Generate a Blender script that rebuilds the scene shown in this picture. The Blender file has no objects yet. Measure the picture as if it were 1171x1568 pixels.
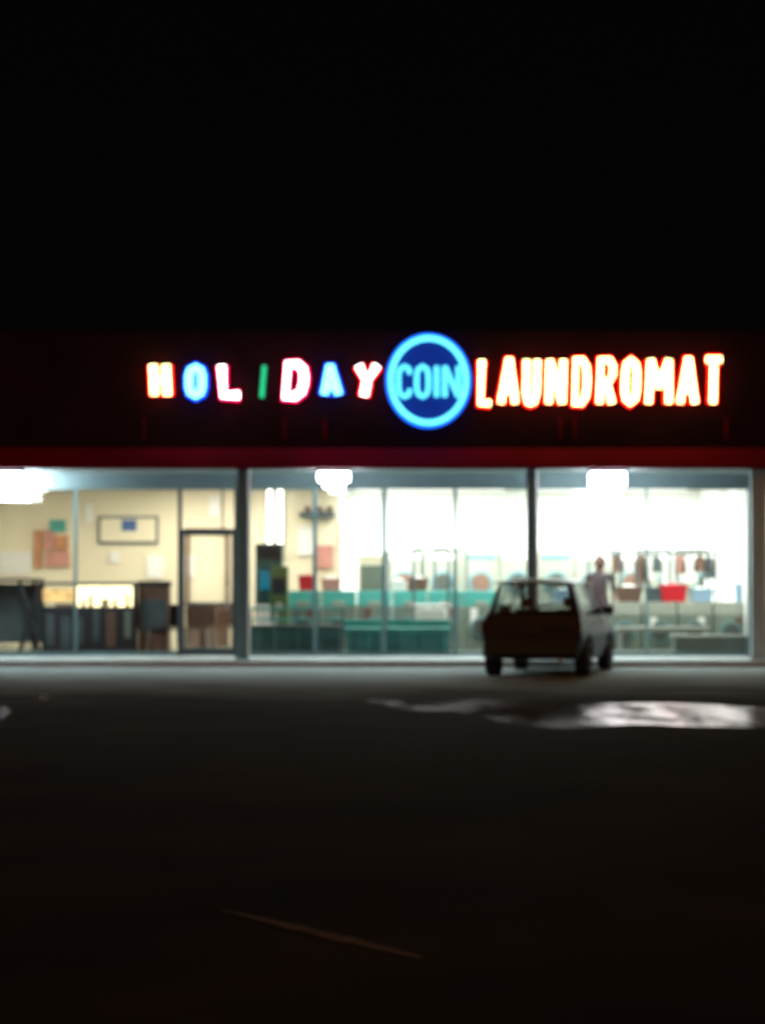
import bpy, bmesh, math, random
from mathutils import Vector, Matrix
random.seed(7)
scene = bpy.context.scene
scene.view_settings.view_transform = 'Standard'
scene.view_settings.look = 'None'
scene.view_settings.exposure = 0
FP = 3400.0; CAMY = -40.0; EYE = 1.6; HOR = 877.0
# placement helpers: convert image pixel coordinates at a given depth into metres
def SX(u, y): return (u-585.5)/FP*(y-CAMY)
def SZ(v, y): return EYE+(HOR-v)/FP*(y-CAMY)

# ------------------------------------------------------------ materials
def mat(name, col, rough=0.6, var=0.15, scale=8.0, metal=0.0, spec=0.4, bump=0.0, emit=None, estr=0.0):
    m = bpy.data.materials.new(name); m.use_nodes = True
    nt = m.node_tree; b = nt.nodes['Principled BSDF']
    b.inputs['Roughness'].default_value = rough
    b.inputs['Metallic'].default_value = metal
    b.inputs['Specular IOR Level'].default_value = spec
    tc = nt.nodes.new('ShaderNodeTexCoord')
    nz = nt.nodes.new('ShaderNodeTexNoise'); nz.inputs['Scale'].default_value = scale
    nz.inputs['Detail'].default_value = 6
    nt.links.new(tc.outputs['Object'], nz.inputs['Vector'])
    mx = nt.nodes.new('ShaderNodeMix'); mx.data_type = 'RGBA'
    mx.inputs[6].default_value = tuple(c*(1-var) for c in col)+(1,)
    mx.inputs[7].default_value = tuple(min(1, c*(1+var)) for c in col)+(1,)
    nt.links.new(nz.outputs['Fac'], mx.inputs[0])
    nt.links.new(mx.outputs[2], b.inputs['Base Color'])
    if bump > 0:
        bp = nt.nodes.new('ShaderNodeBump'); bp.inputs['Strength'].default_value = bump
        bp.inputs['Distance'].default_value = 0.02
        nt.links.new(nz.outputs['Fac'], bp.inputs['Height']); nt.links.new(bp.outputs[0], b.inputs['Normal'])
    if emit:
        b.inputs['Emission Color'].default_value = tuple(emit)+(1,)
        b.inputs['Emission Strength'].default_value = estr
    return m
def emi(name, col, s, lo=0.8, hi=1.2):
    m = bpy.data.materials.new(name); m.use_nodes = True
    nt = m.node_tree; nt.nodes.clear()
    o = nt.nodes.new('ShaderNodeOutputMaterial'); e = nt.nodes.new('ShaderNodeEmission')
    tc = nt.nodes.new('ShaderNodeTexCoord'); nz = nt.nodes.new('ShaderNodeTexNoise'); nz.inputs['Scale'].default_value = 6
    mr = nt.nodes.new('ShaderNodeMapRange'); mr.inputs[3].default_value = s*lo; mr.inputs[4].default_value = s*hi
    nt.links.new(tc.outputs['Object'], nz.inputs['Vector']); nt.links.new(nz.outputs['Fac'], mr.inputs[0])
    nt.links.new(mr.outputs[0], e.inputs[1])
    e.inputs[0].default_value = tuple(col)+(1,)
    nt.links.new(e.outputs[0], o.inputs[0])
    return m
def glass(name, tint, gl=0.06, rough=0.02):
    m = bpy.data.materials.new(name); m.use_nodes = True
    nt = m.node_tree; nt.nodes.clear()
    o = nt.nodes.new('ShaderNodeOutputMaterial'); t = nt.nodes.new('ShaderNodeBsdfTransparent')
    g = nt.nodes.new('ShaderNodeBsdfGlossy'); mx = nt.nodes.new('ShaderNodeMixShader')
    t.inputs[0].default_value = tuple(tint)+(1,); g.inputs['Roughness'].default_value = rough
    mx.inputs[0].default_value = gl
    nt.links.new(t.outputs[0], mx.inputs[1]); nt.links.new(g.outputs[0], mx.inputs[2]); nt.links.new(mx.outputs[0], o.inputs[0])
    return m

# ------------------------------------------------------------ mesh builder
class B:
    def __init__(s, name, parent=None, bevel=0.0, smooth=False):
        s.name=name; s.bm=bmesh.new(); s.mats=[]; s.parent=parent; s.bevel=bevel; s.smooth=smooth
    def mi(s, m):
        if m not in s.mats: s.mats.append(m)
        return s.mats.index(m)
    def poly(s, pts, m):
        f = s.bm.faces.new([s.bm.verts.new(p) for p in pts]); f.material_index = s.mi(m); return f
    def box(s, x0,x1,y0,y1,z0,z1,m):
        i = s.mi(m)
        v = [s.bm.verts.new((x,y,z)) for x in (x0,x1) for y in (y0,y1) for z in (z0,z1)]
        for q in ((0,1,3,2),(4,6,7,5),(0,4,5,1),(2,3,7,6),(0,2,6,4),(1,5,7,3)):
            f = s.bm.faces.new([v[k] for k in q]); f.material_index = i
        return s
    def prism(s, prof, x0, x1, m):   # profile in (y,z), extruded along x
        i = s.mi(m)
        a=[s.bm.verts.new((x0,p[0],p[1])) for p in prof]; b=[s.bm.verts.new((x1,p[0],p[1])) for p in prof]
        n=len(prof)
        for k in range(n):
            f=s.bm.faces.new([a[k],a[(k+1)%n],b[(k+1)%n],b[k]]); f.material_index=i
        f=s.bm.faces.new(a[::-1]); f.material_index=i
        f=s.bm.faces.new(b); f.material_index=i
        return s
    def cyl(s, c, r, h, axis, m, n=20, r2=None):
        i=s.mi(m); r2 = r if r2 is None else r2
        rot={'z':Matrix.Identity(4),'y':Matrix.Rotation(math.pi/2,4,'X'),'x':Matrix.Rotation(math.pi/2,4,'Y')}[axis]
        res=bmesh.ops.create_cone(s.bm,cap_ends=True,segments=n,radius1=r,radius2=r2,depth=h,matrix=Matrix.Translation(c)@rot)
        fs=set(f for v in res['verts'] for f in v.link_faces)
        for f in fs: f.material_index=i
        return s
    def bar(s, a, b, r, m, n=8):
        a=Vector(a); b=Vector(b); d=b-a
        i=s.mi(m)
        M=Matrix.Translation((a+b)/2)@d.to_track_quat('Z','Y').to_matrix().to_4x4()
        res=bmesh.ops.create_cone(s.bm,cap_ends=True,segments=n,radius1=r,radius2=r,depth=d.length,matrix=M)
        for f in set(f for v in res['verts'] for f in v.link_faces): f.material_index=i
        return s
    def ball(s, c, r, m, sc=(1,1,1)):
        i=s.mi(m)
        res=bmesh.ops.create_icosphere(s.bm,subdivisions=3,radius=r,matrix=Matrix.Translation(c)@Matrix.Diagonal((*sc,1)))
        for f in set(f for v in res['verts'] for f in v.link_faces): f.material_index=i; f.smooth=True
        return s
    def done(s, loc=None, rotz=0):
        bmesh.ops.recalc_face_normals(s.bm, faces=s.bm.faces)
        me=bpy.data.meshes.new(s.name); s.bm.to_mesh(me); s.bm.free()
        for m in s.mats: me.materials.append(m)
        o=bpy.data.objects.new(s.name, me); scene.collection.objects.link(o)
        if s.smooth:
            for p in me.polygons: p.use_smooth=True
        if s.bevel>0:
            b=o.modifiers.new('bev','BEVEL'); b.width=s.bevel; b.segments=2; b.limit_method='ANGLE'
        if loc: o.location=loc
        o.rotation_euler=(0,0,rotz)
        if s.parent: o.parent=s.parent
        return o
def empty(name, loc=(0,0,0), parent=None):
    e=bpy.data.objects.new(name,None); e.location=loc; scene.collection.objects.link(e)
    if parent: e.parent=parent
    return e

# ------------------------------------------------------------ world
w=bpy.data.worlds.new("World"); scene.world=w; w.use_nodes=True
nt=w.node_tree; bg=nt.nodes['Background']
tc=nt.nodes.new('ShaderNodeTexCoord'); sp=nt.nodes.new('ShaderNodeSeparateXYZ')
nt.links.new(tc.outputs['Generated'],sp.inputs[0])
r=nt.nodes.new('ShaderNodeValToRGB'); nt.links.new(sp.outputs['Z'],r.inputs[0])
e=r.color_ramp.elements
e[0].position=0.0; e[0].color=(0.0014,0.0012,0.0016,1)
e[1].position=0.6; e[1].color=(0.0007,0.0007,0.0012,1)
# unseen warm glow added to the sky behind the camera to light the foreground
mr=nt.nodes.new('ShaderNodeMapRange'); mr.inputs[1].default_value=-0.1; mr.inputs[2].default_value=-1.0
nt.links.new(sp.outputs['Y'],mr.inputs[0])
mx=nt.nodes.new('ShaderNodeMix'); mx.data_type='RGBA'; nt.links.new(mr.outputs[0],mx.inputs[0])
nt.links.new(r.outputs[0],mx.inputs[6]); mx.inputs[7].default_value=(0.38,0.15,0.045,1)
nt.links.new(mx.outputs[2],bg.inputs[0]); bg.inputs[1].default_value=1.0

# ------------------------------------------------------------ palette
M_walk=mat('concrete_walk',(0.46,0.55,0.57),0.8,0.35,2.2,bump=0.2)
M_kerb=mat('concrete_kerb',(0.42,0.49,0.50),0.85,0.25,5)
M_fascia=mat('fascia_stucco',(0.022,0.009,0.016),0.9,0.5,1.3,bump=0.2,spec=0.08)
M_trim=mat('red_trim',(0.14,0.003,0.022),0.75,0.8,0.6,spec=0.10)
M_cap=mat('roof_edge_metal',(0.008,0.008,0.010),0.8,0.2,3,spec=0.08)
M_steel=mat('dark_teal_frame',(0.06,0.10,0.12),0.4,0.2,5,metal=0.2)
M_post=mat('teal_post_paint',(0.12,0.23,0.28),0.45,0.2,5)
M_pale=mat('lit_post_paint',(0.38,0.50,0.53),0.5,0.2,3)  # paler than the other posts: canopy lamp light put into the colour
M_alu=mat('teal_grey_mullion',(0.13,0.24,0.26),0.4,0.2,5,metal=0.1)
M_header=mat('header_paint',(0.17,0.24,0.26),0.6,0.2,3)
M_soffit=mat('soffit_paint',(0.30,0.37,0.38),0.7,0.15,2)
M_white=mat('white_wall',(0.84,0.84,0.81),0.8,0.05,2)
M_cream=mat('cream_wall',(0.76,0.68,0.50),0.8,0.16,0.9)
M_ceil=mat('ceiling_tile',(0.75,0.75,0.72),0.9,0.05,3)
M_floor=mat('floor_tile',(0.17,0.20,0.17),0.3,0.3,1.5)
M_glass=glass('window_glass',(0.93,0.95,0.94),0.04)
M_teal=mat('teal_laminate',(0.05,0.31,0.27),0.5,0.4,1.5)
M_tealD=mat('dark_teal_panel',(0.04,0.12,0.12),0.5,0.5,2)
M_enam=mat('machine_enamel',(0.16,0.20,0.165),0.4,0.5,1.2)
M_enam2=mat('dryer_enamel',(0.27,0.29,0.24),0.4,0.4,1.2)
M_port=mat('machine_door_glass',(0.06,0.07,0.06),0.3,0.3,5)
M_chrome=mat('chrome',(0.6,0.6,0.6),0.3,0.05,5,metal=0.7)
M_dark=mat('dark_plastic',(0.025,0.027,0.035),0.5,0.2,5)
M_slate=mat('slate_laminate',(0.07,0.10,0.11),0.5,0.4,3)
M_brown=mat('brown_wood',(0.15,0.085,0.06),0.6,0.3,4)
M_red=mat('red_plastic',(0.60,0.02,0.03),0.45,0.15,5)
M_blue=mat('blue_plastic',(0.05,0.12,0.3),0.5,0.15,5)
M_paleblue=mat('pale_blue_plastic',(0.30,0.45,0.60),0.5,0.15,5)
M_green=mat('green_enamel',(0.04,0.09,0.06),0.5,0.2,5)
M_olive=mat('olive_panel',(0.10,0.15,0.05),0.5,0.2,5)
M_orange=mat('orange_print',(0.5,0.22,0.10),0.6,0.5,4)
M_pink=mat('pink_print',(0.55,0.25,0.20),0.6,0.3,4)
M_paper=mat('paper',(0.78,0.76,0.72),0.8,0.1,8)
M_yellow_p=mat('yellow_notice',(0.7,0.5,0.15),0.7,0.2,8)
M_yellow=emi('snack_case_light',(1.0,0.66,0.25),1.2,0.3,1.7)
M_yellow2=emi('snack_case_light_bright',(1.0,0.85,0.45),3.0,0.5,1.6)
M_tube=emi('fluorescent_tube',(1,0.97,0.9),5)
M_lamp=emi('lamp_lens',(0.84,0.96,1.0),42)
M_screen=emi('machine_screen',(0.03,0.35,0.50),0.45)

# ------------------------------------------------------------ ground: asphalt, with the storefront's light falloff painted as a paler band at the kerb
M_asph=bpy.data.materials.new('asphalt_with_lit_band'); M_asph.use_nodes=True
nt=M_asph.node_tree; b=nt.nodes['Principled BSDF']; L=nt.links.new
tc=nt.nodes.new('ShaderNodeTexCoord')
n1=nt.nodes.new('ShaderNodeTexNoise'); n1.inputs['Scale'].default_value=0.5; n1.inputs['Detail'].default_value=9
n2=nt.nodes.new('ShaderNodeTexNoise'); n2.inputs['Scale'].default_value=60
L(tc.outputs['Object'],n1.inputs[0]); L(tc.outputs['Object'],n2.inputs[0])
mx=nt.nodes.new('ShaderNodeMix'); mx.data_type='RGBA'
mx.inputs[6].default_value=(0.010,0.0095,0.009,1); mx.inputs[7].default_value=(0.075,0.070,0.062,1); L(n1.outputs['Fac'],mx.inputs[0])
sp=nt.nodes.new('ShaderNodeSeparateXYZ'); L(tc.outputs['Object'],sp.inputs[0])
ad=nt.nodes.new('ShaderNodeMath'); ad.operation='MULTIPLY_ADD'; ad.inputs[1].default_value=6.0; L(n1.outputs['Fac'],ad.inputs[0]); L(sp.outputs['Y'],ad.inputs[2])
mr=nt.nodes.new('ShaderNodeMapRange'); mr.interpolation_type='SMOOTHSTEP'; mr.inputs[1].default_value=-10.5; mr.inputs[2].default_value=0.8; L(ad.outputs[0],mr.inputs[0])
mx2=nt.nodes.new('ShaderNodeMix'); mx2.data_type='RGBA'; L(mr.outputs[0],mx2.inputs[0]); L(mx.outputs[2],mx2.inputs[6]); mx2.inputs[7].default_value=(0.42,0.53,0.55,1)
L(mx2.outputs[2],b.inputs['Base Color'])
bp=nt.nodes.new('ShaderNodeBump'); L(n2.outputs['Fac'],bp.inputs['Height']); bp.inputs['Distance'].default_value=0.006; bp.inputs['Strength'].default_value=0.6
b.inputs['Roughness'].default_value=0.95; b.inputs['Specular IOR Level'].default_value=0.010; L(bp.outputs[0],b.inputs['Normal'])

# wet asphalt: pink tint and reflection brightness set by hand, brighter to the right
M_wet=bpy.data.materials.new('wet_asphalt'); M_wet.use_nodes=True; nt=M_wet.node_tree; nt.nodes.clear(); L=nt.links.new
out=nt.nodes.new('ShaderNodeOutputMaterial')
tc=nt.nodes.new('ShaderNodeTexCoord'); mp=nt.nodes.new('ShaderNodeMapping'); mp.inputs['Scale'].default_value=(1.5,0.40,1)
n1=nt.nodes.new('ShaderNodeTexNoise'); n1.inputs['Scale'].default_value=1.3; n1.inputs['Detail'].default_value=5
L(tc.outputs['Object'],mp.inputs[0]); L(mp.outputs[0],n1.inputs[0])
d=nt.nodes.new('ShaderNodeBsdfDiffuse'); d.inputs[0].default_value=(0.04,0.037,0.035,1)
g=nt.nodes.new('ShaderNodeBsdfGlossy'); g.inputs['Roughness'].default_value=0.18; g.inputs[0].default_value=(1.0,0.88,0.93,1)
mr=nt.nodes.new('ShaderNodeMapRange'); mr.interpolation_type='SMOOTHSTEP'
mr.inputs[1].default_value=.36; mr.inputs[2].default_value=.62; mr.inputs[3].default_value=0.08; mr.inputs[4].default_value=1.0
L(n1.outputs['Fac'],mr.inputs[0])
sx=nt.nodes.new('ShaderNodeSeparateXYZ'); L(tc.outputs['Object'],sx.inputs[0])
ad=nt.nodes.new('ShaderNodeMath'); ad.operation='MULTIPLY_ADD'; ad.inputs[1].default_value=1.2; L(n1.outputs['Fac'],ad.inputs[0]); L(sx.outputs['X'],ad.inputs[2])
rx=nt.nodes.new('ShaderNodeMapRange'); rx.interpolation_type='SMOOTHSTEP'; rx.inputs[1].default_value=2.7; rx.inputs[2].default_value=3.7; rx.inputs[3].default_value=0.060; rx.inputs[4].default_value=0.60
L(ad.outputs[0],rx.inputs[0])
mu=nt.nodes.new('ShaderNodeMath'); mu.operation='MULTIPLY'; L(mr.outputs[0],mu.inputs[0]); L(rx.outputs[0],mu.inputs[1])
ms=nt.nodes.new('ShaderNodeMixShader'); L(mu.outputs[0],ms.inputs[0]); L(d.outputs[0],ms.inputs[1]); L(g.outputs[0],ms.inputs[2]); L(ms.outputs[0],out.inputs[0])
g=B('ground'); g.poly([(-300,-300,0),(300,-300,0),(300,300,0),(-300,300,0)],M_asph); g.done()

def puddle(name, pts, m, seed=1, zz=0.004):
    rnd=random.Random(seed); out=[]; n=len(pts)
    for k in range(n):
        a=Vector(pts[k]); b_=Vector(pts[(k+1)%n]); S=max(3,int((b_-a).length/0.25))
        for j in range(S):
            p=a.lerp(b_,j/S); out.append((p.x+rnd.uniform(-.06,.06),p.y+rnd.uniform(-.16,.16),zz))
    p=B(name); p.poly(out,m); return p.done()
def G(u,v):
    d=FP*EYE/(v-HOR); return ((u-585.5)/FP*d, CAMY+d)
puddle('puddle',[G(560,1072),G(760,1071),G(939,1076),G(1060,1079),G(1230,1084),G(1400,1090),G(1400,1115),G(1200,1114),G(1060,1112),G(939,1110),G(880,1116),G(800,1114),G(720,1092),G(620,1087)],M_wet,3)
puddle('puddle',[G(-60,1084),G(10,1084),G(22,1092),G(8,1101),G(-60,1102)],M_wet,12)
puddle('puddle',[G(60,1062),G(80,1062),G(80,1078),G(62,1078)],M_wet,14)

M_paint=mat('worn_yellow_paint',(0.17,0.135,0.10),0.9,0.6,5,spec=0.05)
s=B('parking_line_marking')
a=Vector((-0.75,-29.45,0.004)); b_=Vector((0.16,-30.75,0.004)); d=(b_-a).normalized(); n=Vector((-d.y,d.x,0))*0.065
rnd=random.Random(2); N=40; Lp=[];Rp=[]
for k in range(N+1):
    t=k/N; c=a.lerp(b_,t); wv=min(1,.25+2.2*min(t*.6,1-t))*rnd.uniform(.6,1.1)
    Lp.append(c-n*wv); Rp.append(c+n*wv)
s.poly([tuple(p) for p in Lp+Rp[::-1]],M_paint); s.done()

# sidewalk with kerb
sw=B('sidewalk'); sw.box(-14,14,-2.25,0.3,-0.02,0.10,M_walk)
sw.box(-14,14,-2.40,-2.252,-0.02,0.108,M_kerb); sw.done()

# ------------------------------------------------------------ building
bld=empty('laundromat_building')
WT=SZ(745,0)      # top of the glazing
FB=3.39; FT=5.75; FY=-1.8
f=B('roof_fascia',bld)
f.box(-14,12,FY,FY+0.25,FB+0.004,FT,M_fascia)
f.box(-14.05,12.05,FY-0.03,FY+0.30,FT,FT+0.06,M_cap); f.done()
f=B('fascia_trim',bld)
f.prism([(FY-0.002,FB-0.002),(FY-0.22,FB+0.0),(FY-0.22,FB+0.05),(FY-0.002,FB+0.36)],-14,12,M_trim); f.done()
f=B('soffit',bld); f.box(-14,12,FY+0.25,0.0,FB,FB+0.1,M_soffit); f.done()
f=B('window_header',bld); f.box(-14,12,0,0.2,WT,FB-0.002,M_header); f.done()
f=B('roof',bld); f.box(-14,12,0.0,9.4,3.6,3.8,M_dark); f.box(-14,12,FY+0.26,0.25,3.51,3.58,M_dark); f.done()
f=B('walls',bld)
f.box(-14,12,9.0,9.2,0,3.6,M_white)                 # back
f.box(-14,-9.2,0.0,0.2,0.1,WT,M_fascia)
f.box(-9.4,-9.2,0.2,9.0,0.1,3.6,M_cream)
f.box(7.0,12,0.0,0.2,0.1,WT,M_header)
f.box(7.0,7.2,0.2,9.0,0.1,3.6,M_white)
f.box(-9.2,SX(520,5),5.0,5.15,0.1,3.5,M_cream)       # partition back of the left shop
f.box(SX(520,5)-0.15,SX(520,5),5.15,9.0,0.1,3.5,M_white); f.done()
f=B('ceiling',bld); f.box(-9.2,7.0,0.2,9.0,3.45,3.52,M_ceil); f.done()
f=B('floor',bld); f.box(-9.2,7.0,0.3,9.0,0.0,0.104,M_floor); f.done()

# glazing frames
fr=B('window_frames',bld)
def mull(u,w,m,y0=0.02,y1=0.14,z0=0.1,z1=WT):
    x=SX(u,0); fr.box(x-w/2,x+w/2,y0,y1,z0,z1,m)
mull(115,0.05,M_alu); mull(275,0.07,M_steel); mull(361,0.06,M_steel)
mull(482,0.075,M_alu); mull(588,0.085,M_alu); mull(697,0.065,M_alu)
mull(990,0.035,M_alu); mull(1148,0.08,M_alu); mull(-60,0.07,M_alu)
fr.box(-9.2,SX(275,0)-0.04,0.03,0.13,0.1,0.18,M_alu)
fr.box(SX(361,0)+0.04,7.0,0.03,0.13,0.1,0.17,M_alu)
fr.box(-9.2,7.0,0.015,0.15,WT-0.05,WT-0.001,M_header)
fr.done()
gl=B('window_glass',bld)
gl.poly([(-9.2,0.08,0.18),(SX(275,0)-.03,0.08,0.18),(SX(275,0)-.03,0.08,WT-.05),(-9.2,0.08,WT-.05)],M_glass)
gl.poly([(SX(361,0)+.03,0.08,0.17),(7.0,0.08,0.17),(7.0,0.08,WT-.05),(SX(361,0)+.03,0.08,WT-.05)],M_glass)
gl.done()
# entrance door with transom
dx0=SX(275,0)+0.04; dx1=SX(361,0)-0.03; dt=SZ(816,0)
d=B('entrance_door',bld)
d.box(dx0,dx1,0.03,0.13,dt,dt+0.07,M_steel)
d.box(dx0,dx0+0.04,0.05,0.11,0.11,dt,M_steel); d.box(dx1-0.04,dx1,0.05,0.11,0.11,dt,M_steel)
d.box(dx0+.04,dx1-.04,0.05,0.11,dt-0.04,dt,M_steel); d.box(dx0+.04,dx1-.04,0.05,0.11,0.11,0.24,M_steel)
d.box(dx0+.04,dx1-.04,0.06,0.10,1.02,1.06,M_alu)
d.box(dx1-.23,dx1-.20,0.05,0.11,dt+.07,WT-.05,M_steel)
d.poly([(dx0+.04,0.08,.24),(dx1-.04,0.08,.24),(dx1-.04,0.08,dt-.04),(dx0+.04,0.08,dt-.04)],M_glass)
d.bar((dx1-.12,0.0,0.95),(dx1-.12,0.0,1.35),0.014,M_chrome)
d.done()
# canopy posts
po=B('canopy_posts',bld,bevel=0.01)
for u,wd,mm in ((371,0.18,M_post),(813,0.15,M_post),(1161,0.27,M_pale),(-300,0.17,M_post)):
    x=SX(u,-1.6); po.box(x-wd/2,x+wd/2,-1.68,-1.52,0.1,FB,mm)
    po.box(x-wd/2-.03,x+wd/2+.03,-1.72,-1.48,0.1,0.15,mm)
    if mm is M_post: po.bar((x+wd/2+.02,-1.62,.15),(x+wd/2+.02,-1.62,FB),.028,M_white)   # white bar standing in for the bright highlight on the post's edge
po.done()
dr=B('fascia_red_glints',bld)  # small red boxes standing in for red reflections below the sign
for u in (220,435,497,858,880,1112):
    x=SX(u,FY); dr.box(x-.025,x+.025,FY-.05,FY-.002,SZ(672,FY),SZ(640,FY),M_trim)
dr.done()

# ------------------------------------------------------------ sign lettering
GL={
'H':[[(0,0),(0,1)],[(1,0),(1,1)],[(0,.5),(1,.5)]],
'O':[[(.5,1),(.12,.9),(0,.7),(0,.3),(.12,.1),(.5,0),(.88,.1),(1,.3),(1,.7),(.88,.9),(.5,1)]],
'L':[[(0,1),(0,0),(1,0)]],'I':[[(.5,0),(.5,1)]],
'D':[[(0,0),(0,1),(.55,1),(.9,.85),(1,.6),(1,.4),(.9,.15),(.55,0),(0,0)]],
'A':[[(0,0),(.42,1),(.58,1),(1,0)],[(.2,.3),(.8,.3)]],
'Y':[[(0,1),(.5,.45),(1,1)],[(.5,.45),(.4,0)]],
'C':[[(1,.75),(.85,.93),(.5,1),(.12,.9),(0,.7),(0,.3),(.12,.1),(.5,0),(.85,.07),(1,.25)]],
'N':[[(0,0),(0,1)],[(0,1),(1,0)],[(1,0),(1,1)]],'U':[[(0,1),(0,.25),(.2,.03),(.5,0),(.8,.03),(1,.25),(1,1)]],
'R':[[(0,0),(0,1),(.7,1),(1,.85),(1,.65),(.7,.5),(0,.5)],[(.5,.5),(1,0)]],
'M':[[(0,0),(.05,1)],[(.05,1),(.5,.35)],[(.5,.35),(.95,1)],[(.95,1),(1,0)]],'T':[[(0,1),(1,1)],[(.5,1),(.5,0)]],
}
def tube(name, strokes, r, m, parent):
    cu=bpy.data.curves.new(name,'CURVE'); cu.dimensions='3D'; cu.bevel_depth=r; cu.bevel_resolution=3; cu.use_fill_caps=True
    for st in strokes:
        closed = len(st)>3 and (Vector(st[0])-Vector(st[-1])).length<1e-5
        pts = st[:-1] if closed else st
        sp=cu.splines.new('POLY'); sp.points.add(len(pts)-1)
        for k,p in enumerate(pts): sp.points[k].co=(*p,1)
        sp.use_cyclic_u=closed
    t=bpy.data.objects.new(name+'_c',cu); scene.collection.objects.link(t)
    dg=bpy.context.evaluated_depsgraph_get(); dg.update()
    me=bpy.data.meshes.new_from_object(t.evaluated_get(dg))
    bpy.data.objects.remove(t); me.materials.clear(); me.materials.append(m)
    o=bpy.data.objects.new(name,me); scene.collection.objects.link(o); o.parent=parent
    return o
def letter(ch,u0,u1,v0,v1,mo,mc,parent,ro=0.085,rc=0.055,slant=0.0):
    y=FY-0.12
    x0=SX(u0,y)+ro; x1=SX(u1,y)-ro; zt=SZ(v0,y)-ro; zb=SZ(v1,y)+ro
    if x1-x0<0.02: x0=x1=(x0+x1)/2
    def tr(y): return [[(x0+p[0]*(x1-x0)+slant*(p[1]-.5)*(zt-zb), y, zb+p[1]*(zt-zb)) for p in st] for st in GL[ch]]
    tube('letter_'+ch+'_channel',tr(y),ro,mo,parent)
    tube('letter_'+ch+'_neon',tr(y-ro*0.85),rc,mc,parent)
E_red=emi('neon_red_edge',(1.0,0.006,0.003),3.4)
E_yel=emi('neon_warm_core',(0.80,1.0,0.36),6.0,0.3,1.7)
E_blue=emi('neon_blue_edge',(0.008,0.06,1.0),2.6)
E_cyan=emi('neon_cyan_core',(0.20,0.85,1.0),3.6)
E_mag=emi('neon_magenta_edge',(1.0,0.006,0.09),2.6)
E_wht=emi('neon_white_core',(0.92,0.95,0.92),7.0)
E_grn=emi('neon_green',(0.03,0.75,0.32),1.1)
E_grnE=emi('neon_green_edge',(0.0,0.25,0.1),0.6)
hol=empty('holiday_neon_sign')
for ch,u0,u1,v0,v1,mo,mc,sl in (
 ('H',226,265,549,615,E_red,E_yel,-0.05),('O',280,319,553,615,E_blue,E_cyan,0.0),
 ('L',331,375,550,615,E_mag,E_wht,-0.07),('I',392,413,555,613,E_grnE,E_grn,0.08),
 ('D',429,475,548,617,E_mag,E_wht,0.08),('A',486,527,553,614,E_blue,E_cyan,-0.05),
 ('Y',538,585,550,616,E_red,E_wht,0.07)):
    thin = ch=='I'
    letter(ch,u0,u1,v0,v1,mo,mc,hol,ro=0.05 if thin else 0.110,rc=0.035 if thin else 0.070,slant=sl)
lau=empty('laundromat_neon_sign')
for ch,u0,u1 in (('L',728,760),('A',759,798),('U',797,830),('N',832,870),('D',872,907),('R',910,946),('O',948,983),('M',985,1033),('A',1033,1073),('T',1072,1112)):
    t=(u0-729)/380
    letter(ch,u0,u1,543-1.5*t,626,E_red,E_yel,lau,ro=0.096,rc=0.056,slant=0.03)
# round coin sign
coin=empty('coin_neon_sign')
cy=FY-0.16; cx=SX(656,cy); cz=SZ(582,cy)
M_disc=mat('coin_sign_face',(0.004,0.02,0.12),0.6,0.2,3,emit=(0.0,0.030,0.38),estr=0.5)
d=B('sign_face',coin)
pts=[(cx+0.70*math.cos(a*math.pi/32),cz+0.78*math.sin(a*math.pi/32)) for a in range(64)]
A=[d.bm.verts.new((p[0],FY-0.10,p[1])) for p in pts]; Bv=[d.bm.verts.new((p[0],FY-0.003,p[1])) for p in pts]
i=d.mi(M_disc); d.bm.faces.new(A)
for k in range(64): d.bm.faces.new([A[k],A[(k+1)%64],Bv[(k+1)%64],Bv[k]])
d.done()
def ring(rx,rz,y): return [[(cx+rx*math.cos(a*math.pi/48),y,cz+rz*math.sin(a*math.pi/48)) for a in range(97)]]
E_ringE=emi('neon_ring_edge',(0.01,0.13,1.0),2.2)
tube('ring_edge',ring(0.675,0.755,FY-0.11),0.062,E_ringE,coin)
E_ring=emi('neon_cyan_ring',(0.12,0.80,1.0),2.2)
tube('ring_neon',ring(0.645,0.725,FY-0.18),0.046,E_ring,coin)
E_coin=emi('neon_cyan_letters',(0.10,0.70,0.95),2.1)
for ch,u0,u1 in (('C',606,632),('O',634,660),('I',663,674),('N',677,706)):
    y=FY-0.17; r_=0.044
    x0=SX(u0,y)+r_; x1=SX(u1,y)-r_; zt=SZ(556,y)-r_; zb=SZ(611,y)+r_
    tube('letter_'+ch,[[(x0+p[0]*(x1-x0),y,zb+p[1]*(zt-zb)) for p in st] for st in GL[ch]],r_,E_coin,coin)

# ------------------------------------------------------------ canopy lamps
def canopy_lamp(u, y, wdt, h):
    x=SX(u,y); l=B('canopy_lamp',bevel=0.03)
    l.box(x-wdt/2-.03,x+wdt/2+.03,y-.22,y+.22,FB-0.06,FB-0.001,M_alu)
    l.box(x-wdt/2,x+wdt/2,y-.19,y+.19,FB-h*.65,FB-0.062,M_lamp)
    l.box(x-wdt/2+.09,x+wdt/2-.09,y-.14,y+.14,FB-h,FB-h*.65-.002,M_lamp)
    return l.done()
canopy_lamp(511,-1.6,0.54,0.32); canopy_lamp(930,-1.6,0.60,0.46)
canopy_lamp(8,-1.6,0.60,0.28); canopy_lamp(20,-0.5,0.80,0.50)

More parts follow.
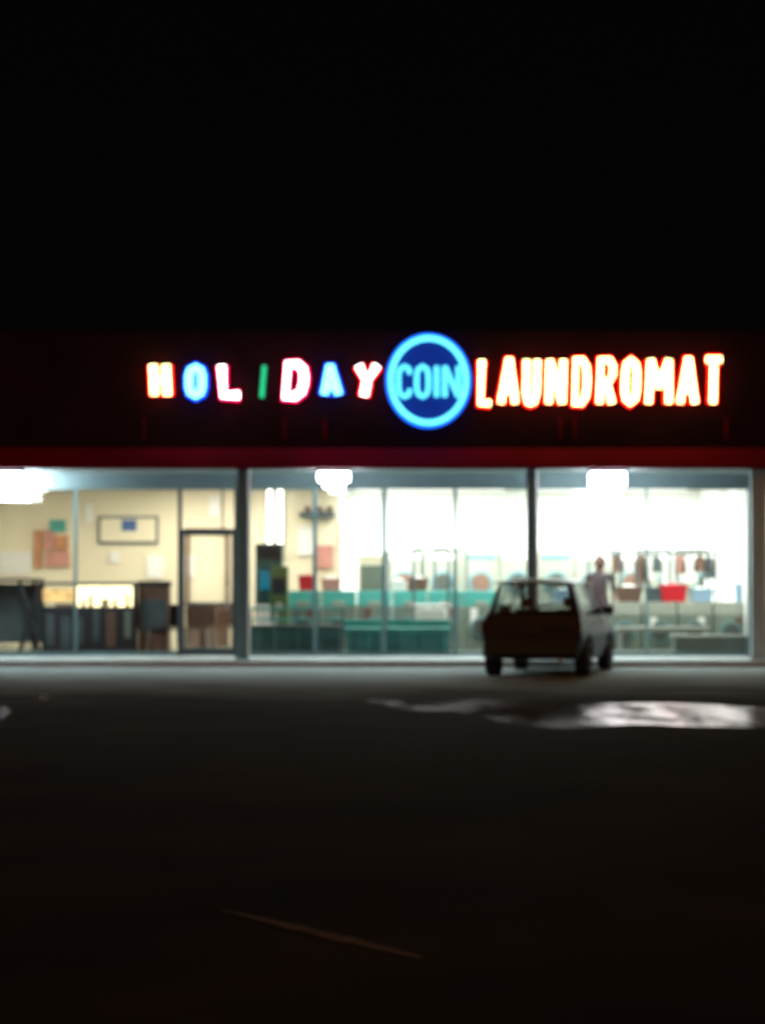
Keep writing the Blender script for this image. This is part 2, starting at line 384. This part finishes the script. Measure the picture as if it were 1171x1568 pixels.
# ------------------------------------------------------------ interior lights
def strip(x,y,L,power,col,name='fluorescent_fixture',w_=0.5):
    b=B(name); b.box(x-L/2,x+L/2,y-w_/2-.03,y+w_/2+.03,3.40,3.449,M_alu)
    b.box(x-L/2+.02,x+L/2-.02,y-.05,y+.05,3.36,3.398,M_tube); o=b.done()
    li=bpy.data.lights.new('tube_light','AREA'); li.shape='RECTANGLE'; li.size=L; li.size_y=w_; li.energy=power; li.color=col
    lo=bpy.data.objects.new('tube_light',li); lo.location=(x,y,3.35); scene.collection.objects.link(lo); lo.parent=o
for y in (1.8,4.3,7.2):
    for x in (1.0,4.9):
        strip(x,y,3.2,130 if y<6 else 330,(0.96,1.0,0.95))
strip(-7.0,2.6,2.4,50,(1.0,0.94,0.78)); strip(-3.4,3.2,2.4,160,(1.0,0.94,0.78))
# vertical tubes on the wall of the left room
t=B('wall_tube_light')
for u in (413,429):
    x=SX(u,4.9); t.box(x-.06,x+.06,4.93,4.99,1.9,3.3,M_alu); t.cyl((x,4.88,2.6),0.05,1.35,'z',M_tube)
t.done()

# ------------------------------------------------------------ interior objects
rw=random.Random(11)
def washer(x,y,w_=0.68,h=1.05,body=None,top=None):
    body=body or M_enam; top=top or M_teal
    b=B('washing_machine',bevel=0.012)
    b.box(x-w_/2,x+w_/2,y,y+.7,0.105,0.105+h*.74,body)
    b.prism([(y,0.105+h*.74+.003),(y+.06,0.105+h),(y+.7,0.105+h),(y+.7,0.105+h*.74+.003)],x-w_/2,x+w_/2,top)
    b.cyl((x,y-.02,0.105+h*.38),w_*.32,.05,'y',M_alu,24); b.cyl((x,y-.05,0.105+h*.38),w_*.25,.03,'y',M_port,24)
    b.box(x-.12,x+.12,y-.01,y+.02,h*.82,h*.92,M_enam2)
    if rw.random()<.75:
        m=rw.choice([M_paper,M_yellow_p,M_paper,M_pink,M_brown]); xx=x+rw.uniform(-.2,.2)
        b.box(xx-.07,xx+.07,y-.03,y-.012,h*.50,h*.80,m)
    b.done()
x=SX(437,3)
while x<SX(745,3): washer(x+.34,3.0,0.66,1.14); x+=0.69
while x<6.6: washer(x+.34,3.0,0.66,0.92,top=M_enam2); x+=0.69
def dryer(x,y,w_=0.8,h=1.95):
    b=B('tumble_dryer',bevel=0.012)
    b.box(x-w_/2,x+w_/2,y,y+.6,0.105,0.105+h,M_enam2)
    for zc in (0.62,1.38):
        b.cyl((x,y-.02,zc),w_*.33,.05,'y',M_alu,24); b.cyl((x,y-.05,zc),w_*.25,.03,'y',M_port if rw.random()<.6 else M_brown,24)
    b.box(x-w_*.4,x+w_*.4,y-.012,y+.01,h-.07,h+.04,M_paper if rw.random()<.5 else M_alu)
    b.done()
x=SX(592,8.3)
while x<6.9: dryer(x+.4,8.3); x+=0.82
M_tealB=mat('teal_bench_front',(0.05,0.22,0.22),0.6,0.5,1.5)
b=B('teal_bench',bevel=0.015)
xa,xb=SX(527,.6),SX(690,.6)
b.box(xa,xb,.25,.75,.52,.60,M_teal); b.box(xa,xb,.76,.82,.60,.74,M_teal)
b.box(xa+.05,xb-.05,.30,.72,.105,.516,M_tealB)
for k in range(5):
    x=xa+(xb-xa)*(k+.5)/5; b.box(x-.015,x+.015,.275,.299,.11,.516,M_tealD)
b.done()
b=B('low_cabinet',bevel=0.015)
xa,xb=SX(385,1),SX(522,1)
b.box(xa,xb,.5,1.0,.105,.60,M_tealD); b.box(xa-.02,xb+.02,.47,1.03,.603,.64,M_slate)
for k in range(1,4): b.box(xa+(xb-xa)*k/4-.01,xa+(xb-xa)*k/4+.01,.485,.50,.12,.58,M_dark)
b.done()
# teal guard rail close to the glass
b=B('teal_window_rail'); xa,xb=SX(525,.2),SX(384,.2)
for z in (.75,.95): b.bar((xb,.2,z),(xa,.2,z),.022,M_teal)
for k in range(5): x=xb+(xa-xb)*k/4; b.bar((x,.2,.105),(x,.2,.95),.022,M_tealD)
b.done()
b=B('window_ledge',bevel=0.01)
xa,xb=SX(1030,.5),6.95
b.box(xa,xb,.3,.7,.105,.42,M_enam); b.box(xa-.03,xb,.27,.73,.423,.46,M_enam2); b.done()
b=B('folding_table',bevel=0.01); xa,xb=SX(944,1.6),SX(1085,1.6)
b.box(xa,xb,1.4,2.0,.50,.58,M_enam2)
for xx in (xa+.06,xb-.06):
    for yy in (1.45,1.95): b.bar((xx,yy,.105),(xx,yy,.50),.02,M_chrome)
b.done()
def vend(u0,u1,y,h,m1,m2,name='vending_machine'):
    xa,xb=SX(u0,y),SX(u1,y); b=B(name,bevel=0.02)
    b.box(xa,xb,y,y+.6,.105,h,m1); b.box(xa+.04,xb-.04,y-.012,y+.01,h*.45,h-.35,m2)
    b.box(xa+.04,xb-.04,y-.02,y+.01,h-.28,h-.06,M_dark); b.box(xa+.08,xb-.08,y-.015,y+.01,.3,.5,M_dark)
    b.box(xb-.12,xb-.06,y-.025,y+.01,.9,1.15,M_chrome); b.done()
vend(391,432,1.9,2.15,M_green,M_tealD)
b=B('change_machine',bevel=0.02); xa,xb=SX(414,1.4),SX(441,1.4)
b.box(xa,xb,1.35,1.75,.105,1.72,M_olive); b.box(xa+.04,xb-.04,1.335,1.36,1.2,1.5,M_dark); b.box(xa+.1,xb-.1,1.33,1.36,.9,1.05,M_chrome); b.done()
b=B('machine_sign',bevel=0.005); b.box(SX(397,1.8),SX(413,1.8),1.80,1.86,SZ(903,1.8),SZ(874,1.8),M_screen); b.done()
def chair(x,y,m,rot=0,h=.45):
    b=B('plastic_chair',bevel=0.01)
    b.box(-.22,.22,-.22,.22,h-.02,h+.02,m); b.prism([(.19,h+.03),(.23,h+.03),(.30,h+.45),(.26,h+.45)],-.21,.21,m)
    for sx in (-.19,.19):
        for sy in (-.19,.19): b.bar((sx,sy,h-.02),(sx*1.15,sy*1.15,0),.014,M_chrome)
    b.done((x,y,.105),rot)
for u,y,m in ((457,4.2,M_red),(503,4.2,M_red),(165,1.6,M_dark),(250,1.4,M_dark),(225,1.8,M_brown),(310,2.4,M_brown),(340,2.7,M_brown),(302,1.5,M_brown),(400,1.2,M_paper),(20,1.8,M_slate),(90,2.4,M_brown)):
    chair(SX(u,y),y,m,random.uniform(-.4,.4))
def cart(u,y,col):
    x=SX(u,y); b=B('laundry_cart',bevel=0.006)
    zb=.55
    for k in range(7):
        xx=-.35+.7*k/6; b.bar((xx,-.22,zb),(xx,-.25,zb+.32),.008,M_chrome); b.bar((xx,.22,zb),(xx,.25,zb+.32),.008,M_chrome)
    b.box(-.37,.37,-.24,.24,zb-.02,zb+.01,M_chrome)
    b.bar((-.38,-.26,zb+.33),(.38,-.26,zb+.33),.014,M_chrome); b.bar((-.38,.26,zb+.33),(.38,.26,zb+.33),.014,M_chrome)
    for sx in (-.33,.33):
        b.bar((sx,0,0.1),(sx,0,1.95),.026,M_slate)
        b.cyl((sx,-.2,.06),.055,.03,'x',M_dark,12); b.cyl((sx,.2,.06),.055,.03,'x',M_dark,12)
        b.bar((sx,-.2,.1),(sx,.2,.1),.012,M_chrome); b.bar((sx,-.2,.1),(sx,-.2,zb),.012,M_chrome); b.bar((sx,.2,.1),(sx,.2,zb),.012,M_chrome)
    b.bar((-.33,0,1.95),(.33,0,1.95),.026,M_slate)
    b.box(-.30,.30,-.2,.2,zb+.02,zb+.26,col)
    b.done((x,y,.105),random.uniform(-.15,.15))
for u,y,c in ((660,2.2,M_paper),(620,5.0,M_paleblue),(925,5.2,M_brown),(1000,4.6,M_paper),(1120,4.8,M_brown),(545,5.2,M_brown),(690,5.0,M_paper),(1060,5.0,M_paper)):
    cart(u,y,c)
def basket(u,v,y,w_,h,m):
    x=SX(u,y); z=SZ(v,y)
    b=B('laundry_basket',bevel=0.012)
    i=b.mi(m)
    for k,(s0,s1) in enumerate(((0,.5),(.5,.9),(.9,1.0))):
        a=w_/2*(.85+.15*s0); c=w_/2*(.85+.15*s1)
        if k==2: a=c=w_/2*1.06
        vs=[b.bm.verts.new((x+sx*q,y+sy*q*.7,z+h*t_)) for q,t_ in ((a,s0),(c,s1)) for sx,sy in ((-1,-1),(1,-1),(1,1),(-1,1))]
        for j in range(4):
            ff=b.bm.faces.new([vs[j],vs[(j+1)%4],vs[4+(j+1)%4],vs[4+j]]); ff.material_index=i
        ff=b.bm.faces.new(vs[:4]); ff.material_index=i
    b.ball((x,y,z+h*.85),w_*.36,M_paper if m is not M_red else M_red,(1,.7,.5))
    b.done()
yt=3.35
ztop=0.105+.92
def vtop(y,z): return HOR-(z-EYE)*FP/(y-CAMY)
for u,w_,h,m in ((1030,.52,.33,M_red),(1073,.44,.26,M_paleblue),(962,.5,.30,M_brown),(1136,.3,.36,M_paleblue),(860,.4,.24,M_paleblue),(1002,.3,.3,M_slate)):
    basket(u,vtop(yt,ztop+.004),yt,w_,h,m)
for u,w_,h,m in ((610,.36,.2,M_paper),(507,.4,.24,M_pink),(470,.34,.3,M_red),(640,.4,.25,M_brown)):
    basket(u,vtop(yt,0.105+1.14+.004),yt,w_,h,m)
b=B('wall_cabinet',bevel=.01); xa,xb=SX(548,4.5),SX(590,4.5); b.box(xa,xb,4.3,4.7,.105,SZ(850,4.3),M_cream)
b.box(xa+.05,xb-.05,4.29,4.31,1.0,1.75,M_enam); b.done()
b=B('clothes_rack',bevel=0.0)
y=6.4; zr=SZ(848,y)
b.bar((SX(935,y),y,zr),(SX(1143,y),y,zr),.03,M_slate)
for u in (940,990,1045,1104,1140): b.bar((SX(u,y),y,.105),(SX(u,y),y,zr),.025,M_dark)
cols=[M_brown,M_paper,M_brown,M_paper,M_slate,M_paper,M_pink,M_paper,M_brown,M_slate,M_paper]
rn=random.Random(4)
for k in range(13):
    u=948+k*15+rn.uniform(-4,4); x=SX(u,y); m=cols[k%len(cols)]; L_=rn.uniform(.35,.7); ww=rn.uniform(.14,.30)
    i=b.mi(m)
    pts=[(x-.02,zr-.03),(x+.02,zr-.03),(x+ww/2,zr-.12),(x+ww/2+.03,zr-L_),(x-ww/2-.03,zr-L_),(x-ww/2,zr-.12)]
    a=[b.bm.verts.new((p[0],y-.06,p[1])) for p in pts]; c=[b.bm.verts.new((p[0],y+.06,p[1])) for p in pts]
    for q in range(6):
        ff=b.bm.faces.new([a[q],a[(q+1)%6],c[(q+1)%6],c[q]]); ff.material_index=i
    ff=b.bm.faces.new(a); ff.material_index=i; ff=b.bm.faces.new(c); ff.material_index=i
b.done()

# left room
b=B('snack_display_case',bevel=0.01)
y=1.1; xa,xb=SX(64,y),SX(207,y); xm=SX(114,y); zt,zb=SZ(896,y),SZ(929,y)
b.box(xa,xb,y,y+.5,.105,zb-.003,M_dark)
b.box(xa,xb,y+.02,y+.5,zt+.003,zt+.05,M_dark)
b.box(xa+.02,xm-.01,y+.02,y+.45,zb+.10,zt-.08,M_yellow); b.box(xm+.01,xb-.05,y+.02,y+.45,zb,zt-.02,M_yellow2)
for k in range(1,7): x=xm+(xb-xm)*k/7+rw.uniform(-.05,.05); b.box(x-.035,x+.035,y-.004,y+.015,zb,zt-rw.uniform(.12,.3),rw.choice([M_brown,M_orange,M_yellow_p]))
b.box(xb-.045,xb,y,y+.5,zb,zt,M_dark)
for k in range(6): x=xa+(xb-xa)*(k+.5)/6; b.box(x-rw.uniform(.05,.11),x+rw.uniform(.05,.11),y-.008,y+.005,rw.uniform(.2,.5),zb-rw.uniform(.05,.2),rw.choice([M_slate,M_brown,M_slate,M_enam]))
b.done()
b=B('dark_table',bevel=0.01); y=.8
xa,xb=SX(-60,y),SX(62,y); zt=SZ(886,y)
b.box(xa,xb,y,y+.6,zt-.06,zt,M_dark)
for xx in (xa+.2,xb-.3):
    b.bar((xx-.1,y+.1,.105),(xx+.28,y+.1,zt-.06),.04,M_dark); b.bar((xx+.28,y+.1,.105),(xx-.1,y+.1,zt-.06),.04,M_dark)
    b.bar((xx+.1,y+.5,.105),(xx+.1,y+.5,zt-.06),.04,M_dark)
b.box(xa,xb,y+.5,y+.55,.3,zt-.1,M_slate)
b.done()
b=B('dark_cabinet',bevel=0.01); y=1.3; xa,xb=SX(212,y),SX(258,y)
b.box(xa,xb,y,y+.5,.105,SZ(898,y),M_brown); b.box(xa-.02,xb+.02,y-.02,y+.52,SZ(898,y)+.003,SZ(890,y),M_dark)
b.box(xa+.04,xb-.04,y-.01,y+.01,.5,1.1,M_slate); b.done()
b=B('framed_picture',bevel=0.0); y=4.95
xa,xb=SX(150,y),SX(242,y); zt,zb=SZ(790,y),SZ(833,y)
b.box(xa,xb,y,y+.045,zb,zt,M_slate); b.box(xa+.05,xb-.05,y-.008,y-.002,zb+.05,zt-.05,M_cream)
b.box(SX(186,y),SX(209,y),y-.016,y-.01,SZ(813,y),SZ(796,y),M_blue); b.done()
b=B('wall_poster'); y=4.94
for u0,u1,v0,v1,m in ((52,64,812,870,M_orange),(66,82,812,842,M_pink),(84,104,820,842,M_orange),(76,100,796,814,M_teal),(70,106,845,868,M_pink)):
    b.box(SX(u0,y),SX(u1,y),y,y+.04,SZ(v1,y),SZ(v0,y),m); y+=-0.003
b.done()
b=B('paper_notices'); y=4.96
for u0,u1,v0,v1 in ((0,48,845,880),(283,297,850,885),(168,182,846,862),(225,250,850,885),(320,336,760,790),(520,536,800,838),(130,142,770,800)):
    b.box(SX(u0,y),SX(u1,y),y,y+.03,SZ(v1,y),SZ(v0,y),M_paper)
b.done()
b=B('wall_shelf',bevel=.005); y=4.7; b.box(SX(458,y),SX(512,y),y,y+.28,SZ(792,y),SZ(784,y),M_slate)
for u in (466,484,500): b.box(SX(u,y),SX(u+9,y),y+.05,y+.2,SZ(783.6,y),SZ(775,y),M_brown)
b.done()
b=B('wall_menu_board',bevel=.005); y=4.93; 
b.box(SX(455,y),SX(478,y),y,y+.05,SZ(850,y),SZ(806,y),M_paper); b.box(SX(484,y),SX(510,y),y,y+.05,SZ(870,y),SZ(835,y),M_pink); b.done()
b=B('inner_door_frame'); y=4.9
b.box(SX(285,y),SX(290,y),y,y+.09,.105,2.4,M_brown); b.box(SX(345,y),SX(350,y),y,y+.09,.105,2.4,M_brown); b.box(SX(285,y),SX(350,y),y-.004,y+.09,2.403,2.5,M_brown)
b.box(SX(291,y),SX(344,y),y+.04,y+.08,.105,1.0,M_brown); b.done()
for u,y_ in ((185,2.0),(160,3.2),(310,3.6)):
    b=B('round_cafe_table',bevel=.005); x=SX(u,y_)
    b.cyl((x,y_,.85),.35,.04,'z',M_brown); b.cyl((x,y_,.47),.04,.72,'z',M_dark); b.cyl((x,y_,.12),.22,.03,'z',M_dark); b.done()
b=B('coffee_urn',bevel=.01); x=SX(165,3.2)
b.cyl((x,3.2,1.04),.11,.34,'z',M_slate); b.cyl((x,3.2,1.24),.07,.06,'z',M_dark); b.box(x-.02,x+.02,3.05,3.1,.92,.97,M_dark); b.done()

# ------------------------------------------------------------ parked car
M_car=mat('car_paint',(0.020,0.019,0.028),0.40,0.1,3,spec=0.3)
M_cglass=glass('car_glass',(0.62,0.66,0.66),0.07,0.05)
M_tyre=mat('tyre_rubber',(0.015,0.015,0.015),0.9,0.2,10)
M_tail=mat('tail_lamp',(0.03,0.004,0.006),0.3,0.1,10)
M_plate=mat('licence_plate',(0.04,0.035,0.035),0.5,0.1,10)
M_seat=mat('seat_fabric',(0.03,0.03,0.035),0.9,0.2,10)
M_hub=mat('wheel_cover',(0.07,0.07,0.075),0.5,0.1,10)
car=empty('parked_car',(SX(812.5,-6.2),-6.2,0)); car.rotation_euler=(0,0,-math.radians(13.5))
hb=B('body',car,bevel=0.05)
# y, zb, wlow, wmax, zbelt, wbelt, zroof, wroof
ST=[(0.00,.38,.66,.70,.66,.69,.80,.64),(0.05,.30,.72,.77,.92,.73,.955,.66),(0.11,.28,.74,.78,.94,.74,.99,.665),
(0.34,.26,.75,.79,.95,.745,1.42,.575),(0.52,.30,.75,.79,.95,.745,1.465,.575),(1.30,.22,.75,.79,.94,.745,1.485,.58),(1.38,.22,.75,.79,.94,.745,1.485,.58),
(2.15,.22,.75,.79,.93,.745,1.46,.57),(2.25,.22,.75,.79,.93,.745,1.44,.565),(2.95,.25,.75,.79,.93,.74,.97,.68),(3.5,.27,.74,.78,.86,.72,.90,.62),(3.82,.28,.70,.75,.74,.70,.80,.58),(3.95,.34,.62,.66,.58,.64,.68,.52)]
rows=[]
for (y,zb,wl,wm,zbe,wb,zr,wr) in ST:
    half=[(0,zb),(wl*.93,zb),(wl,zb+.12),(wm,.62 if zbe>.7 else zbe-.05),(wb,zbe),(wr,zr-.02),(wr*.88,zr+.005),(0,zr+.03 if zr>1.2 else zr+.015)]
    full=half+[(-p[0],p[1]) for p in half[-2:0:-1]]
    rows.append([hb.bm.verts.new((p[0],y,p[1])) for p in full])
n=len(rows[0]); ci=hb.mi(M_car); gi=hb.mi(M_cglass)
side_glass={3:False,4:True,5:False,6:True,7:False,8:False}
for k in range(len(rows)-1):
    for j in range(n):
        f=hb.bm.faces.new([rows[k][j],rows[k][(j+1)%n],rows[k+1][(j+1)%n],rows[k+1][j]]); f.material_index=ci
        side = j in (4,9); top = j in (6,7)
        if side and side_glass.get(k,False): f.material_index=gi
        if side and k==8: f.material_index=gi
        if top and k in (2,8): f.material_index=gi
hb.bm.faces.new(rows[0][::-1]).material_index=ci; hb.bm.faces.new(rows[-1]).material_index=ci
hb.done()
t=B('trim',car,bevel=.01)
t.box(-.72,.72,-.07,.06,.36,.58,M_dark)          # bumper
t.box(-.77,-.62,-.015,.10,.68,.88,M_tail); t.box(.62,.77,-.015,.10,.68,.88,M_tail)
t.box(-.17,.17,-.025,.02,.68,.77,M_plate)
t.box(-.62,.62,.32,.40,1.43,1.46,M_dark)
t.bar((-.05,.13,1.03),(.3,.22,1.13),.012,M_dark); t.cyl((.45,-.02,.27),.03,.12,'y',M_chrome,12)
for s_ in (-1,1):
    t.box(*(sorted((s_*.76,s_*.93))),2.45,2.55,.93,1.07,M_car)
    for yy in (1.15,2.0): t.box(*(sorted((s_*.785,s_*.81))),yy,yy+.16,.80,.83,M_dark)
    t.box(*(sorted((s_*.775,s_*.80))),.95,2.75,.42,.47,M_dark)
    t.box(*(sorted((s_*.50,s_*.68))),3.80,3.93,.60,.72,M_chrome)
t.done()
wh=B('wheels',car,bevel=0.012)
for yy in (.68,3.15):
    for s_ in (-1,1):
        wh.cyl((s_*.70,yy,.305),.305,.19,'x',M_tyre,28); wh.cyl((s_*.79,yy,.305),.20,.03,'x',M_hub,20); wh.cyl((s_*.805,yy,.305),.05,.02,'x',M_dark,12)
        for q in range(5):
            a=q*2*math.pi/5; wh.bar((s_*.808,yy,.305),(s_*.808,yy+.18*math.cos(a),.305+.18*math.sin(a)),.018,M_hub)
wh.done()
ar=B('wheel_arches',car)
for yy in (.68,3.15):
    for s_ in (-1,1):
        for q in range(14):
            a=math.pi*q/14; b2=math.pi*(q+1)/14
            ar.bar((s_*.775,yy+.36*math.cos(a),.30+.36*math.sin(a)),(s_*.775,yy+.36*math.cos(b2),.30+.36*math.sin(b2)),.035,M_dark)
ar.done()
se=B('seats',car,bevel=.03)
for xx in (-.34,.34):
    se.prism([(1.75,.5),(1.9,.5),(1.75,1.02),(1.62,1.02)],xx-.21,xx+.21,M_seat); se.box(xx-.10,xx+.10,1.60,1.70,1.05,1.2,M_seat)
    se.box(xx-.23,xx+.23,1.8,2.3,.4,.52,M_seat)
se.prism([(.75,.5),(.9,.5),(.78,1.0),(.66,1.0)],-.6,.6,M_seat)
se.box(-.6,.6,2.6,2.9,.7,.93,M_seat); se.done()

# ------------------------------------------------------------ person
M_skin=mat('skin',(0.38,0.22,0.17),0.6,0.1,10)
M_hair=mat('brown_hair',(0.07,0.04,0.03),0.7,0.3,30)
M_shirt=mat('grey_pink_shirt',(0.20,0.165,0.17),0.85,0.2,8)
M_jeans=mat('dark_jeans',(0.10,0.11,0.15),0.85,0.2,20)
M_shoe=mat('shoe',(0.04,0.03,0.03),0.6,0.2,10)
per=empty('standing_person',(SX(917,-0.75),-0.75,0.108)); per.rotation_euler=(0,0,math.radians(-20))
per.scale=(1.06,1.06,1.03)
def skin(name, V, E, m, parent, root=0, sub=2):
    me=bpy.data.meshes.new(name); me.from_pydata([v[0] for v in V],E,[]); 
    o=bpy.data.objects.new(name,me); scene.collection.objects.link(o)
    o.modifiers.new('skin','SKIN')
    for i,v in enumerate(V):
        r=v[1]; me.skin_vertices[0].data[i].radius = r if isinstance(r,tuple) else (r,r)
        me.skin_vertices[0].data[i].use_root = (i==root)
    ss=o.modifiers.new('s','SUBSURF'); ss.levels=sub; ss.render_levels=sub
    dg=bpy.context.evaluated_depsgraph_get(); dg.update()
    m2=bpy.data.meshes.new_from_object(o.evaluated_get(dg))
    bpy.data.objects.remove(o)
    m2.materials.clear()
    for q in (m if isinstance(m,list) else [m]): m2.materials.append(q)
    for p in m2.polygons: p.use_smooth=True
    o=bpy.data.objects.new(name,m2); scene.collection.objects.link(o); o.parent=parent
    return o
V=[((0,0,.92),(.15,.11)),((0,0,1.08),(.135,.10)),((0,-.01,1.24),(.155,.11)),((0,0,1.38),(.15,.095)),((0,0,1.46),(.065,.06)),((0,-.01,1.53),(.052,.052)),
((.10,0,.86),(.095,.095)),((.11,-.01,.50),(.06,.065)),((.12,.02,.10),(.042,.042)),((.13,-.05,.045),(.045,.035)),((.14,-.14,.035),(.045,.03)),
((-.10,0,.86),(.095,.095)),((-.12,-.04,.50),(.06,.065)),((-.14,0,.10),(.042,.042)),((-.15,-.07,.045),(.045,.035)),((-.16,-.16,.035),(.045,.03)),
((.19,0,1.40),(.06,.06)),((.25,.02,1.13),(.042,.042)),((.25,-.06,.90),(.030,.028)),
((-.19,0,1.40),(.06,.06)),((-.25,.0,1.14),(.042,.042)),((-.17,-.20,1.05),(.030,.028))]
E=[(0,1),(1,2),(2,3),(3,4),(4,5),(0,6),(6,7),(7,8),(8,9),(9,10),(0,11),(11,12),(12,13),(13,14),(14,15),(3,16),(16,17),(17,18),(3,19),(19,20),(20,21)]
bo=skin('body',V,E,[M_shirt,M_jeans,M_skin,M_shoe],per)
for p in bo.data.polygons:
    c=p.center
    if c.z<.07: k=3
    elif c.z<.90 and abs(c.x)<.235: k=1
    elif c.z>1.46: k=2
    elif (c.x>.2 and c.z<1.1) or (c.x<-.1 and c.y<-.1 and c.z>1.0): k=2
    else: k=0
    p.material_index=k
hd=B('head',per)
hd.ball((0,-.01,1.62),.1,M_skin,(.78,.92,1.12))
hd.ball((0,.018,1.645),.104,M_hair,(.86,.94,1.05)); hd.ball((0,.06,1.56),.07,M_hair,(1.05,.7,1.4))
hd.ball((0,-.105,1.61),.016,M_skin,(.8,1.1,1.4)); hd.ball((0,-.095,1.572),.02,M_pink,(1.2,.4,.35))
for s_ in (-1,1):
    hd.ball((s_*.03,-.092,1.63),.012,M_dark,(1.2,.6,.7)); hd.ball((s_*.08,0,1.615),.022,M_skin,(.4,.8,1.3))
hd.done()
def hand(name, w_, d_, side):
    w_=Vector(w_); d_=Vector(d_).normalized(); lat=Vector((side,0,0)); lat=(lat-d_*lat.dot(d_)).normalized(); cur=d_.cross(lat)*side
    V=[(w_,(.024,.018)),(w_+d_*.05,(.036,.016)),(w_+d_*.085,(.038,.014))]
    skin(name+'_palm',V,[(0,1),(1,2)],M_skin,per,sub=1)
    for q,(o_,L_) in enumerate(((-.03,.07),(-.01,.08),(.01,.075),(.03,.06))):
        a=w_+d_*.08+lat*o_; b1=a+d_*L_*.5+cur*.01; c1=b1+d_*L_*.4+cur*.025
        skin(name+'_finger',[(a,.009),(b1,.0085),(c1,.007)],[(0,1),(1,2)],M_skin,per,sub=1)
    a=w_+d_*.03-lat*.025; skin(name+'_thumb',[(a,.011),(a+d_*.03-lat*.03,.010),(a+d_*.06-lat*.035,.008)],[(0,1),(1,2)],M_skin,per,sub=1)
hand('left_hand',(.25,-.065,.89),(0,-.2,-1),1); hand('right_hand',(-.165,-.215,1.05),(.25,-1,-.15),-1)

# ------------------------------------------------------------ camera
cd=bpy.data.cameras.new('camera'); cam=bpy.data.objects.new('camera',cd); scene.collection.objects.link(cam)
cam.location=(0,CAMY,EYE)
cam.rotation_euler=(math.radians(90)+math.atan((HOR-784)/FP),0,0)
cd.sensor_fit='HORIZONTAL'; cd.sensor_width=36; cd.lens=36*FP/1171.0
cd.clip_end=1000
cd.dof.use_dof=True; cd.dof.focus_distance=3.0; cd.dof.aperture_fstop=11.0
scene.camera=cam
